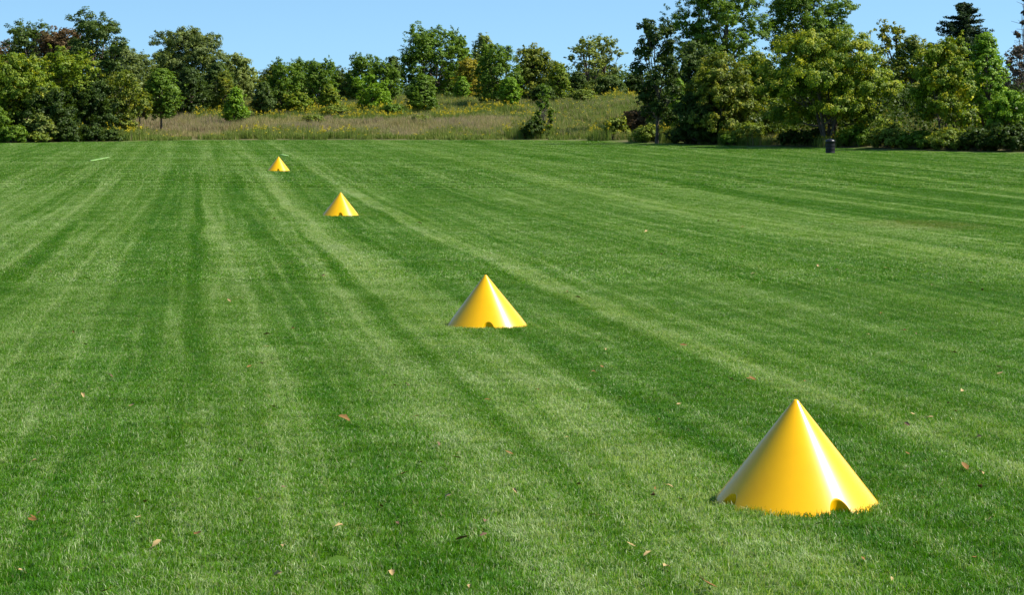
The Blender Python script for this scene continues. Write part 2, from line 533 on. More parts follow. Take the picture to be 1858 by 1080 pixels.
def lobes_for(rng, kind, W, H):
    """crown lobes: centres (relative to crown base centre) and radii"""
    L = []
    if kind == 'round':
        L.append(((0, 0, H * .5), (W * .30, W * .30, H * .34)))
        for k in range(15):
            a = k * 2.4 + rng.uniform(-.3, .3); t = (k + .5) / 15
            z = H * (.16 + .70 * t); w = math.sin(PI * min(1, .16 + .80 * t) ** .8) ** .6
            rr = W * .5 * w * .62
            s = rng.uniform(.19, .27)
            L.append(((math.cos(a) * rr, math.sin(a) * rr, z + rng.uniform(-.04, .04) * H), (W * s, W * s, H * s * .62)))
    elif kind == 'oval':
        for k in range(14):
            t = (k + .5) / 14; a = k * 2.4 + rng.uniform(-.4, .4)
            w = (math.sin(PI * (.12 + .84 * t ** .85)) ** .7)
            rr = W * .5 * w * .5 * (1 if k < 12 else .3)
            s = W * .5 * (.30 + .30 * w) * rng.uniform(.85, 1.15)
            L.append(((math.cos(a) * rr, math.sin(a) * rr, H * (.10 + .82 * t)), (s, s, max(s * .8, H * .09))))
    elif kind == 'cone':
        for k in range(24):
            t = (k + rng.uniform(0, 1)) / 24; a = k * 2.4 + rng.uniform(-.9, .9)
            w = min(1, (1 - t) ** .62 * 1.12) * min(1, .70 + t * 2)
            rr = W * .5 * w * rng.uniform(.3, .72)
            s = W * .5 * (.16 + .24 * w) * rng.uniform(.8, 1.25)
            L.append(((math.cos(a) * rr, math.sin(a) * rr, H * (.07 + .86 * t)), (s, s, s * rng.uniform(1.0, 1.7))))
    elif kind == 'poplar':
        for k in range(18):
            t = (k + .5) / 18; a = k * 2.4 + rng.uniform(-.5, .5)
            w = (math.sin(PI * (.14 + .80 * t)) ** .55)
            rr = W * .5 * w * rng.uniform(.45, .78)
            s = W * rng.uniform(.15, .23)
            L.append(((math.cos(a) * rr, math.sin(a) * rr, H * (.08 + .86 * t)), (s, s, s * rng.uniform(1.0, 1.5))))
    elif kind == 'airy':
        for k in range(26):
            t = (k + rng.uniform(0, 1)) / 26; a = k * 2.4 + rng.uniform(-.6, .6)
            w = (math.sin(PI * (.16 + .78 * t)) ** .6)
            rr = W * .5 * w * rng.uniform(.2, .80)
            s = W * rng.uniform(.10, .17)
            L.append(((math.cos(a) * rr, math.sin(a) * rr, H * (.08 + .84 * t)), (s, s, s * rng.uniform(.8, 1.3))))
    elif kind == 'multi':         # several leaders, vase shaped
        for k in range(16):
            t = (k + .5) / 16; a = k * 2.4 + rng.uniform(-.5, .5)
            rr = W * .5 * (.35 + .35 * t) * rng.uniform(.7, 1.1)
            s = W * rng.uniform(.15, .23)
            L.append(((math.cos(a) * rr, math.sin(a) * rr, H * (.08 + .80 * t)), (s, s, s * 1.1)))
    elif kind == 'bush':
        for k in range(9):
            a = k * 2.4; t = (k + .5) / 9
            rr = W * .5 * .62 * (1 - .55 * t) * rng.uniform(.8, 1.15)
            s = W * rng.uniform(.20, .28)
            L.append(((math.cos(a) * rr, math.sin(a) * rr, H * (.12 + .58 * t)), (s, s, H * rng.uniform(.26, .36))))
    return L


def build_crown(seed, kind, W, H, leaf, dens):
    rng = np.random.default_rng(seed)
    if kind == 'conifer':
        C, rad = [], []
        for k in range(260):
            t = rng.random() ** 1.25 * .97
            a = rng.uniform(0, 2 * PI)
            L_ = (W * .5 * (1 - t) ** .58 + .06) * rng.uniform(.55, 1.12)
            for f in np.arange(.15, 1.01, .12):
                C.append((math.cos(a) * L_ * f, math.sin(a) * L_ * f, H * (.03 + .95 * t) - L_ * .25 * f + L_ * .30 * f * f))
                rad.append((.30 + .20 * (1 - t)) * (1.15 - f * .6))
        for t in np.linspace(.5, 1, 14):
            C.append((0, 0, H * t)); rad.append(.35 * (1.25 - t))
        C = np.array(C); rad = np.array(rad)
        outc = rng.random(len(C))
        nper = int(22 * dens)
        V, fn, lp, at = leaves(rng, C, rad, nper, leaf * .8, outc, flat=.55)
        ends = None
    else:
        L = lobes_for(rng, kind, W, H)
        C, rad, outc, bi = [], [], [], []
        rc = float(np.clip(.029 * (W * W * H) ** (1 / 3) + .085, .13, .33)) * {'airy': .85, 'multi': .9, 'poplar': .95}.get(kind, 1.0)
        cover = {'round': .95, 'oval': .95, 'cone': .9, 'poplar': .95, 'airy': .42, 'multi': .65, 'bush': 1.0}[kind] * min(1.25, dens ** .5)
        if kind in ('oval', 'cone'):
            n0 = int((46 if kind == 'oval' else 42) * dens ** .5 * (W * (W + 2.2 * H) / (rc * rc * 60)) * .62)
            t = rng.random(n0) ** (.9 if kind == 'oval' else 1.15)
            a_ = rng.uniform(0, 2 * PI, n0)
            prof = np.sin(PI * np.clip(.10 + .87 * t ** .85, 0, 1)) ** .65 if kind == 'oval' else np.minimum(1, (1.02 - t) ** .6 * 1.15) * np.minimum(1, .62 + 2.2 * t)
            ph = rng.uniform(0, 6.28, 8)
            nz_ = (np.sin(a_ * 2 + t * 9 + ph[0]) + np.sin(a_ * 3 - t * 13 + ph[1]) + np.sin(a_ * 5 + t * 21 + ph[2]) * .8 + np.sin(t * 30 + ph[3] + a_ * 2) * .6) / 3.4
            rr_ = W * .5 * prof * (.76 + .40 * nz_) * rng.uniform(.55, 1.0, n0) ** .5
            Ce = np.stack([np.cos(a_) * rr_, np.sin(a_) * rr_, H * (.02 + .96 * t) + rng.normal(0, .02, n0) * H], -1)
            C.append(Ce); bi.append(np.stack([np.cos(a_), np.sin(a_), (t - .35) * 1.2], -1)); rad.append(rng.uniform(.65, 1.25, n0) * rc)
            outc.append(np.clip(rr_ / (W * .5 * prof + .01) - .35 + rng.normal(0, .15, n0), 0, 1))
            Lx = []
        else:
            Lx = L
        for (c, r) in Lx:
            ra = (r[0] + r[1] + r[2]) / 3
            m = max(6, int(cover * 3.2 * (ra / rc) ** 2))
            d = rng.normal(0, 1, (m, 3)); d /= np.linalg.norm(d, axis=1)[:, None]
            d[:, 2] = np.where(d[:, 2] < -.35, -d[:, 2] * .7, d[:, 2])
            # leaf clumps gather on twigs: pull them towards a few twig directions
            tw = rng.normal(0, 1, (max(4, m // 5), 3)); tw[:, 2] = np.abs(tw[:, 2]) * .9 - .15; tw /= np.linalg.norm(tw, axis=1)[:, None]
            ti = (d @ tw.T).argmax(1)
            d = d * .55 + tw[ti] * .45; d /= np.linalg.norm(d, axis=1)[:, None]
            reach = rng.uniform(.80, 1.22, len(tw))[ti]
            f = (rng.uniform(.60, 1.0, m) * reach)[:, None]
            C.append(np.array(c) + d * np.array(r) * f); bi.append(d)
            rad.append(rng.uniform(.65, 1.25, m) * rc)
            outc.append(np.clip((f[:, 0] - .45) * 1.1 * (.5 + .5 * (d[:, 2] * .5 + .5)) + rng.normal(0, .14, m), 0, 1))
        # loose sprays sticking out of the outline
        m = {'round': 34, 'oval': 26, 'cone': 22, 'poplar': 44, 'airy': 40, 'multi': 26, 'bush': 20}[kind]
        for k in range(m):
            c, r = L[rng.integers(len(L))]
            d = rng.normal(0, 1, 3); d[2] = abs(d[2]) * .9; d /= np.linalg.norm(d)
            for s_, q_ in ((1.08, .75), (1.2, .55), (1.32, .4)):
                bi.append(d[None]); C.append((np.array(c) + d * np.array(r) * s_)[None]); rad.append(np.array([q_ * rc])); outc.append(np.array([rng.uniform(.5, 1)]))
        C = np.concatenate(C); rad = np.concatenate(rad); outc = np.concatenate(outc); bi = np.concatenate(bi)
        nb = np.clip(((rad / leaf) ** 2 * 7.0).astype(int), 8, 60) // 8
        nb = np.maximum(1, nb)
        V, fn, lp, at = leaves(rng, np.repeat(C, nb, axis=0), np.repeat(rad, nb), 8, leaf, np.repeat(outc, nb), np.repeat(bi, nb, axis=0), flat=.6)
        base = np.repeat(rng.random(len(C)), nb)
        at["c"] = np.repeat(np.repeat(base, 8), 4)
        # twiggy inner foliage that closes the crown
        nin = {'airy': 26, 'poplar': 60, 'multi': 40}.get(kind, 110)
        Ci = np.array([c for c, r in L]); Ri = np.array([min(r) for c, r in L]) * .62
        V2, fn2, lp2, a2 = leaves(rng, Ci, Ri, nin, leaf * 2.1)
        lp = np.concatenate([lp, lp2 + len(V)]); fn = np.concatenate([fn, fn2]); V = np.concatenate([V, V2])
        at = {k_: np.concatenate([at[k_], a2[k_]]) for k_ in at}
        ends = [c for c, r in L]
    # fit to the requested size
    lo = np.percentile(V, .4, axis=0); hi = np.percentile(V, 99.6, axis=0)
    sx = W / (hi[0] - lo[0]); sy = W / (hi[1] - lo[1]); sz = H / (hi[2] - lo[2])
    S = np.array([sx, sy, sz]); O = np.array([(hi[0] + lo[0]) / 2, (hi[1] + lo[1]) / 2, lo[2]])
    V = (V - O) * S
    if ends is not None:
        ends = [(np.array(e) - O) * S for e in ends]
    return V, fn, lp, at, ends


def build_trunk(rng, ht, cb, H, ends, r0, stems=1, lean=0.0, spread=.35):
    """trunk(s) from the ground to inside the crown, with limbs to the lobes; cb = crown base height, H crown height"""
    parts = []
    tops = []
    for s in range(stems):
        a = s * 2.4 + rng.uniform(0, 1)
        off = 0 if stems == 1 else spread
        n = 9
        t = np.linspace(0, 1, n)
        top = cb + H * (.86 if stems == 1 else rng.uniform(.55, .8))
        ox = math.cos(a) * off; oy = math.sin(a) * off
        sway = rng.normal(0, .02, 2) * ht
        px = ox * (.25 + t * 2.4) + lean * ht * t + np.sin(t * 5 + a) * .02 * ht * t + sway[0] * t
        py = oy * (.25 + t * 2.4) + np.cos(t * 4 + a) * .015 * ht * t + sway[1] * t
        pz = t * top - .15
        rr = r0 * (1 - .85 * t) * (1 if stems == 1 else .75)
        rr[0] *= 1.35
        parts.append(tube(np.stack([px, py, pz], -1), rr))
        tops.append((px, py, pz, rr))
    if ends is not None:
        for e in ends:
            px, py, pz, rr = tops[rng.integers(len(tops))]
            zt = max(cb * .8, e[2] + cb - (.25 + .3 * rng.random()) * H)
            k = int(np.clip(np.searchsorted(pz, zt), 1, len(pz) - 2))
            p0 = np.array([px[k], py[k], pz[k]]); p1 = np.array([e[0], e[1], e[2] + cb])
            t = np.linspace(0, 1, 6)[:, None]
            mid = (p0 + p1) / 2 + np.array([(p1 - p0)[0] * .15, (p1 - p0)[1] * .15, -.08 * np.linalg.norm(p1 - p0)])
            P = (1 - t) ** 2 * p0 + 2 * t * (1 - t) * mid + t * t * p1
            rs = rr[k] * .55 * (1 - .8 * t[:, 0]) + .012
            parts.append(tube(P, rs, 5))
            for j in range(3):
                q0 = P[3 + (j % 2)]
                dv = rng.normal(0, 1, 3); dv[2] = abs(dv[2]); dv /= np.linalg.norm(dv)
                q1 = q0 + dv * H * .11
                parts.append(tube(np.linspace(q0, q1, 3), np.array([.4, .25, .1]) * rs[3] + .008, 4))
    return join_parts(parts)


COL = {
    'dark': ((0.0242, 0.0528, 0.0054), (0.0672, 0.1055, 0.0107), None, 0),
    'deep': ((0.0421, 0.0809, 0.0108), (0.1004, 0.1473, 0.0216), None, 0),
    'mid': ((0.0680, 0.1373, 0.0086), (0.1540, 0.2384, 0.0173), None, 0),
    'bright': ((0.1054, 0.2167, 0.0086), (0.2188, 0.3394, 0.0194), None, 0),
    'yg': ((0.0810, 0.1517, 0.0086), (0.2026, 0.2600, 0.0151), (0.3564, 0.3467, 0.0173), .34),
    'maple': ((0.0705, 0.1368, 0.0083), (0.1866, 0.2588, 0.0138), (0.4147, 0.3976, 0.0166), .46),
    'olive': ((0.0810, 0.1242, 0.0108), (0.1890, 0.2228, 0.0216), (0.3510, 0.3240, 0.0216), .36),
    'gold': ((0.1890, 0.1837, 0.0105), (0.3360, 0.2835, 0.0147), (0.4410, 0.3360, 0.0168), .40),
    'grey': ((0.0810, 0.1184, 0.0259), (0.1702, 0.2095, 0.0454), None, 0),
    'palegrey': ((0.1296, 0.1733, 0.0346), (0.2674, 0.3106, 0.0702), None, 0),
    'rust': ((0.0810, 0.0540, 0.0216), (0.1553, 0.0945, 0.0351), (0.1890, 0.0945, 0.0270), .3),
    'purple': ((0.0945, 0.0743, 0.0567), (0.1755, 0.1350, 0.0972), None, 0),
    'conifer': ((0.0157, 0.0381, 0.0134), (0.0381, 0.0694, 0.0224), None, 0),
    'weed': ((0.1013, 0.1553, 0.0189), (0.2295, 0.2835, 0.0324), (0.4050, 0.3510, 0.0270), .2),
}


def crown_mat(c):
    a = COL[c]
    return foliage_mat(c, a[0], a[1], a[2], a[3])


def tree(px, top, bot, w, Y, kind, colr, label, name="tree", cat="tree", leaf=.15, dens=1.0, stems=1, r0=None, lean=0.0, bark=None, seed=None, group="trees beyond the mown field", spread=.35):
    """px crown centre column, top/bot rows of the crown, w its width in pixels, at distance Y"""
    k = Y / F
    X = xof(px, Y); z0 = float(hz(X, Y))
    W = w * k; H = max(.6, (bot - top) * k); zc = zof(bot, Y)
    cb = zc - z0
    if cb < .05:
        H += cb - .05; cb = .05
    seed = int(seed or (px * 13 + top * 7 + w))
    rng = np.random.default_rng(seed)
    leaf = leaf * .82
    root = empty(name, (X, Y, z0), label, cat, group)
    V, fn, lp, at, ends = build_crown(seed, kind, W, H, leaf, dens)
    V = V + np.array([0, 0, cb])
    a = rng.uniform(-.3, .3)
    ht = cb + H
    r0 = r0 or (.018 * ht + .04)
    TV, TQ = build_trunk(rng, ht, cb, H, ends, r0, stems, lean, spread)
    shrub = cat in ('bush', 'shrub')
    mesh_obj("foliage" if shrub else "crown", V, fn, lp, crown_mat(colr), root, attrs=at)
    mesh_obj("stem" if shrub else "trunk", TV, np.full(len(TQ), 4), TQ.ravel(), bark or M_bark, root, smooth=True)
    return root


def bush(px, top, bot, w, Y, colr, label, **kw):
    kw.setdefault('leaf', .13); kw.setdefault('stems', 4); kw.setdefault('r0', .035); kw.setdefault('group', "bushes at the foot of the trees")
    kw.setdefault('spread', .15)
    return tree(px, top, bot, w, Y, kw.pop('kind', 'bush'), colr, label, name="bush", cat="bush", **kw)

T = tree
# ---- left wood, back to front
T(60, 40, 190, 130, 186, 'poplar', 'deep', "dark spiky-topped tree at the upper left behind the rust-brown one", leaf=.17, dens=.9)
T(-30, 60, 250, 110, 172, 'oval', 'rust', "reddish tree cut by the left border of the picture", leaf=.16)
T(20, 72, 250, 70, 190, 'airy', 'purple', "thin purplish grey tree against the sky at the upper left", leaf=.15, dens=.7)
T(112, 52, 175, 105, 178, 'round', 'rust', "rust-brown tree high in the left wood, the only brown crown there", leaf=.16)
T(172, 20, 245, 120, 160, 'poplar', 'deep', "tallest left tree, dark with a thin open top against the sky", leaf=.16, dens=1.15, r0=.26)
T(215, 78, 245, 110, 176, 'oval', 'grey', "grey-green tree on the right shoulder of the tallest left tree", leaf=.14, dens=.85)
T(255, 92, 240, 85, 182, 'poplar', 'grey', "pale feathery grey-green tree sloping down to the gap in the left wood", leaf=.13, dens=.9)
T(120, 88, 250, 130, 151, 'poplar', 'yg', "dark green tree with yellowish shoots below the rust-brown crown", leaf=.15)
T(30, 98, 235, 150, 147, 'round', 'yg', "broad yellow-green tree low at the left end of the wood", leaf=.15)
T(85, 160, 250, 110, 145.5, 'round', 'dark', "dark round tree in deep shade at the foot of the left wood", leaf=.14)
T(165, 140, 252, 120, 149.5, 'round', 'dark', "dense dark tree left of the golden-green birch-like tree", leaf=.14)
T(-10, 190, 258, 70, 143, 'round', 'mid', "small green tree at the bottom left corner of the wood", leaf=.13)
T(75, 205, 248, 60, 143.8, 'airy', 'palegrey', "small greyish tree with a leaning thin trunk before the left wood", cat="tree", leaf=.11, stems=2, r0=.05, bark=M_bark_pale)
T(222, 130, 236, 92, 151, 'multi', 'olive', "golden-green tree with several thin pale trunks beside the meadow", leaf=.14, stems=3, r0=.075, bark=M_bark_pale, dens=1.0)
T(254, 165, 212, 45, 156, 'airy', 'olive', "slim yellowish tree on a dark trunk just left of the lone small tree", leaf=.12, r0=.08)
T(293, 124, 214, 78, 158, 'oval', 'mid', "small green tree with a bare dark trunk standing in the meadow grass", leaf=.13, r0=.10)
T(340, 52, 190, 140, 192, 'round', 'grey', "big dark grey-green round tree above the left part of the meadow", leaf=.16, dens=1.1)
T(300, 88, 200, 70, 196, 'round', 'deep', "dark tree leaning on the left flank of the big grey-green one", leaf=.16)
T(345, 122, 216, 80, 176, 'oval', 'dark', "dark green tree below the big grey-green crown", leaf=.14)
T(392, 112, 214, 70, 184, 'oval', 'deep', "green tree with a reddish neighbour left of the yellow-green bushy one", leaf=.14)
T(428, 98, 205, 80, 202, 'round', 'palegrey', "blue-grey tree on the sloping skyline left of centre", leaf=.15)
T(455, 122, 205, 70, 214, 'airy', 'palegrey', "hazy thin tree low on the skyline left of centre", leaf=.14)
T(410, 128, 212, 50, 178, 'oval', 'olive', "small reddish olive tree touching the yellow-green bushy one", leaf=.12)
T(428, 158, 220, 50, 167, 'cone', 'bright', "bright yellow-green bushy tree low in the meadow, left of centre", leaf=.13, stems=3, r0=.05)
T(478, 148, 207, 48, 178, 'oval', 'deep', "small dark oval tree between the yellow-green bushy one and the tall pair", leaf=.13)
T(497, 118, 200, 60, 190, 'oval', 'olive', "olive tree behind the small dark oval one", leaf=.13)
T(514, 106, 206, 66, 184, 'poplar', 'mid', "pointed mid-green tree on the skyline left of the two-topped tree", leaf=.13)
T(548, 106, 195, 60, 192, 'poplar', 'mid', "darker left one of two pointed trees that grow together", leaf=.14)
T(582, 107, 197, 68, 188, 'poplar', 'mid', "greener right one of two pointed trees that grow together", leaf=.14)
T(540, 165, 202, 60, 181, 'oval', 'yg', "low yellow-green tree at the foot of the two pointed trees", leaf=.12)
T(598, 152, 198, 44, 183, 'oval', 'yg', "low bushy tree right of the two pointed trees", leaf=.12)
T(622, 122, 188, 60, 207, 'poplar', 'deep', "small blackish green tree alone in the dip of the skyline", leaf=.15)
T(658, 98, 190, 66, 204, 'poplar', 'mid', "dark leafy tree whose top shows left above the bright young tree", leaf=.15)
T(694, 105, 195, 70, 198, 'poplar', 'mid', "green tree just behind the bright young tree", leaf=.14)
T(712, 102, 150, 34, 206, 'oval', 'deep', "thin dark tree sticking out left of the big cottonwood", leaf=.15)
T(672, 135, 200, 66, 180, 'multi', 'bright', "bright light-green young tree with a short trunk in the goldenrod", leaf=.13, r0=.06)
T(697, 158, 200, 30, 182, 'cone', 'bright', "slim light-green sapling on the right side of the bright young tree", leaf=.12, r0=.04)
T(765, 134, 198, 58, 181, 'cone', 'mid', "small solid green tree in front of the big cottonwood", leaf=.13, stems=3, r0=.05)
T(785, 46, 168, 128, 214, 'poplar', 'mid', "big broad cottonwood with visible limbs, tallest in the middle", leaf=.19, dens=.9, stems=4, r0=.22, bark=M_bark_pale, spread=.5)
T(835, 50, 168, 70, 217, 'poplar', 'mid', "right shoulder tree of the big cottonwood", leaf=.18, dens=.8, r0=.2)
T(878, 62, 170, 56, 222, 'oval', 'palegrey', "pale thin tree behind the yellow one in the middle", leaf=.16)
T(850, 106, 176, 58, 203, 'oval', 'gold', "golden yellow tree, the yellowest crown in the picture", leaf=.14)
T(838, 138, 180, 34, 198, 'oval', 'bright', "small light-green tree in front of the golden yellow one", leaf=.13)
T(903, 80, 186, 88, 190, 'poplar', 'mid', "full green tree right of the golden yellow one", leaf=.15, stems=2, r0=.12)
T(925, 140, 190, 44, 186, 'oval', 'bright', "light-green low tree on the right foot of the full green tree", leaf=.13)
T(970, 82, 178, 84, 204, 'round', 'olive', "round yellowish tree right of the full green tree", leaf=.15)
T(1012, 112, 182, 48, 200, 'oval', 'yg', "small yellow-green tree leaning on the round yellowish tree", leaf=.14)
T(1062, 66, 172, 72, 212, 'airy', 'palegrey', "airy pale tree with sky through its crown right of centre", leaf=.15, dens=1.0, r0=.16)
T(1098, 64, 172, 74, 215, 'airy', 'palegrey', "lighter right half of the airy pale pair right of centre", leaf=.15, dens=1.1, r0=.14)
T(1050, 130, 178, 40, 209, 'oval', 'deep', "dark low tree under the left side of the airy pale pair", leaf=.14)
T(1105, 136, 178, 66, 206, 'round', 'deep', "dark spreading tree under the airy pale pair", leaf=.14)
T(1152, 132, 180, 46, 212, 'round', 'dark', "dark distant tree just left of the dark slender cottonwood", leaf=.15)
# ---- sapling in the meadow
T(986, 152, 250, 40, 154.5, 'airy', 'mid', "thin pale-green sapling alone at the edge of the meadow", leaf=.11, r0=.035, dens=1.2, bark=M_bark_pale)
# ---- right wood, back to front
T(1300, -55, 130, 190, 156, 'poplar', 'mid', "tallest cottonwood, cut by the top border, with sky gaps", leaf=.16, dens=1.0, r0=.3, stems=3, spread=.6)
T(1465, -45, 110, 165, 164, 'poplar', 'mid', "second cottonwood cut by the top border, above the mushroom-shaped tree", leaf=.16, dens=1.15, r0=.3)
T(1628, 36, 220, 88, 160, 'airy', 'olive', "open-crowned tree with sky gaps between the mushroom-shaped tree and the spruce", leaf=.15, dens=1.1)
T(1655, 66, 240, 84, 149, 'oval', 'olive', "ochre-yellow tree right of the mushroom-shaped tree", leaf=.14)
T(1752, 6, 200, 150, 154, 'conifer', 'conifer', "blackish green spruce with a ragged pointed top", leaf=.16, dens=1.0, name="spruce_tree")
T(1862, -10, 240, 46, 140, 'airy', 'purple', "thin bare-looking grey tree at the upper right border", leaf=.11, dens=1.0, r0=.06)
T(1850, 82, 240, 74, 146, 'airy', 'purple', "purplish brown tree at the right border below the thin grey one", leaf=.12, dens=1.3, r0=.08)
T(1262, 78, 245, 120, 150, 'round', 'deep', "dark green tree filling behind the dark slender cottonwood", leaf=.15)
T(1192, 34, 215, 88, 139, 'poplar', 'dark', "dark slender cottonwood with a bare trunk at the right end of the meadow", leaf=.15, dens=1.15, r0=.13)  # its shaded look is put into the dark leaf colour
T(1228, 140, 235, 40, 143, 'oval', 'bright', "lit light-green tree squeezed behind the dark slender cottonwood", leaf=.12)
T(1318, 98, 250, 150, 135.5, 'round', 'olive', "yellowish round tree between the dark slender cottonwood and the mushroom-shaped tree", leaf=.14)
T(1375, 92, 200, 90, 146, 'round', 'yg', "yellow-green tree peeping over the left shoulder of the mushroom-shaped tree", leaf=.14)
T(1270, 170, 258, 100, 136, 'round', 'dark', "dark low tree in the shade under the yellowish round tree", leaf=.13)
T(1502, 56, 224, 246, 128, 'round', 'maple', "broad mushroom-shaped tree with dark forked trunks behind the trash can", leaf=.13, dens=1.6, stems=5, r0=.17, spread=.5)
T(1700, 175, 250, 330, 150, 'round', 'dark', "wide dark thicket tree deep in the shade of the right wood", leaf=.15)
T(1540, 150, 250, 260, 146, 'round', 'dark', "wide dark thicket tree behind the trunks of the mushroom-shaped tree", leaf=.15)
T(1790, 60, 236, 84, 126, 'oval', 'bright', "bright light-green tree at the right, in front of the spruce", leaf=.13)
T(1712, 68, 222, 118, 121, 'round', 'maple', "medium round tree with a thin dark trunk below the spruce", leaf=.13, r0=.10, stems=2, spread=.2)
T(1835, 165, 245, 90, 119, 'round', 'bright', "low light-green tree at the right border", leaf=.12)
# ---- bushes
bush(970, 214, 252, 52, 152.8, 'dark', "dark bush at the foot of the thin sapling in the meadow edge")
bush(1150, 200, 240, 60, 150, 'rust', "reddish brown bush left of the bare cottonwood trunk")
bush(1120, 212, 250, 50, 148, 'weed', "olive bush beside the reddish brown one")
bush(1175, 225, 258, 60, 141.5, 'weed', "pale weedy bush at the foot of the dark slender cottonwood")
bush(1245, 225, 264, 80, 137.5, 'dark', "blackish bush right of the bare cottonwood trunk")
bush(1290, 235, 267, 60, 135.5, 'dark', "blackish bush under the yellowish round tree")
bush(1358, 222, 268, 86, 133, 'weed', "olive-yellow bush left of the forked trunks", leaf=.11)
bush(1408, 190, 258, 84, 137, 'weed', "tall olive bush behind the olive-yellow one", leaf=.11)
bush(1330, 240, 268, 50, 132.5, 'mid', "low green bush left of the olive-yellow one", leaf=.10)
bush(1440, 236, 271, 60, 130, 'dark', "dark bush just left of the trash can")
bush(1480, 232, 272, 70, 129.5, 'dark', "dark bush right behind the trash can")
bush(1560, 224, 274, 90, 126.0, 'mid', "grey-green bush right of the trash can")
bush(1612, 222, 275, 80, 123, 'weed', "yellowish bush second to the right of the trash can", leaf=.11)
bush(1668, 234, 277, 80, 120.5, 'mid', "dark green bush left of the thin dark trunk")
bush(1722, 230, 278, 84, 118.5, 'weed', "goldenrod-mixed bush under the medium round tree", leaf=.11)
bush(1775, 232, 279, 76, 117, 'dark', "dark bush fifth to the right of the trash can")
bush(1830, 224, 281, 90, 115.5, 'dark', "large dark bush in the bottom right corner of the wood")
bush(1805, 214, 262, 60, 119, 'weed', "sunlit yellowish bush at the right before the light-green tree", leaf=.11)
bush(20, 226, 259, 60, 142, 'mid', "green bush at the left border of the field edge")
bush(70, 236, 259, 46, 143, 'weed', "weedy bush below the greyish leaning tree")
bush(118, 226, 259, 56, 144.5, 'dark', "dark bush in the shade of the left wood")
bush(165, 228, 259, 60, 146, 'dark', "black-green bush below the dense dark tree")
bush(205, 230, 258, 44, 147, 'deep', "dark green bush beside the thin pale trunks")
bush(240, 234, 257, 44, 150.5, 'palegrey', "whitish-flowering weedy bush below the golden-green tree", leaf=.09)
bush(610, 190, 208, 60, 178, 'weed', "flat olive bush in the goldenrod left of the bright young tree", leaf=.11)
bush(712, 188, 206, 46, 177, 'mid', "low green bush right of the bright young tree", leaf=.11)
bush(566, 208, 222, 46, 168, 'weed', "low dull bush casting a small shadow in the dry meadow grass", leaf=.10)
bush(765, 208, 222, 46, 168, 'weed', "low dull bush in the dry grass below the small solid tree", leaf=.10)
bush(1060, 160, 184, 60, 192, 'weed', "olive rounded bush on the hill crest right of centre", leaf=.12)
bush(985, 152, 182, 54, 194, 'deep', "dark bush below the round yellowish tree")

# ---- far wood that closes the view: one mass of leaves
def leaf_mass(name, label, xy, zlo, zhi, rad, colr, nper, leaf, seed):
    r_ = np.random.default_rng(seed)
    n = len(xy)
    z0 = hz(xy[:, 0], xy[:, 1])
    z = z0 + zlo + (zhi - zlo) * r_.random(n) ** .8
    C = np.column_stack([xy, z])
    V, fn, lp, at = leaves(r_, C, rad * r_.uniform(.6, 1.4, n), nper, leaf, flat=.8)
    return tag(mesh_obj(name, V, fn, lp, crown_mat(colr), attrs=at), label, None, None, "stuff")

r_ = np.random.default_rng(5)
n = 2600
fx = r_.uniform(-75, 72, n); fy = r_.uniform(226, 262, n)
amp = 3.3 + .8 * np.sin(fx * .21) + .6 * np.sin(fx * .53 + 1) + .5 * np.sin(fx * 1.3)
dip = 1 - .45 * np.exp(-((fx + 12) / 7) ** 2)
leaf_mass("far_woodland", "far dark band of woodland closing the view behind the trees", np.column_stack([fx, fy]), .2, np.maximum(2.0, amp * dip * .9), 1.0, 'deep', 40, .27, 6)

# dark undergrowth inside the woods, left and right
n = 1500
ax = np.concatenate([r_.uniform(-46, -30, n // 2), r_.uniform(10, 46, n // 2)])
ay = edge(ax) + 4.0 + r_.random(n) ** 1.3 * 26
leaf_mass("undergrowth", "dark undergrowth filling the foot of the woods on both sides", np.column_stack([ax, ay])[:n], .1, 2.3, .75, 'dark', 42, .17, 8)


# ------------------------------------------------------------------ cones
def cone_radius(th, z, Rb, H, notches, c=.066):
    """radius of the shell at angle th and height z, with scooped arches cut by upright cylinders"""
    r = Rb * (1 - z / H)
    tip = .020
    r = np.maximum(r, 0)
    for a in notches:
        d0 = Rb * (1 - (.03) / H) - .004
        dth = (th - a + PI) % (2 * PI) - PI
        # vertical cylinder, leaning slightly with the shell
        cc = c * np.sqrt(np.clip(1 - (z / (H * .36)) ** 2, 0, 1))
        s2 = cc ** 2 - (d0 * np.sin(dth)) ** 2
        rg = np.where((s2 > 0) & (np.abs(dth) < 1), d0 * np.cos(dth) - np.sqrt(np.maximum(s2, 0)), 9.0)
        k = .006
        hh = np.clip(.5 + .5 * (rg - r) / k, 0, 1)
        r = rg * (1 - hh) + r * hh - k * hh * (1 - hh)
    return r


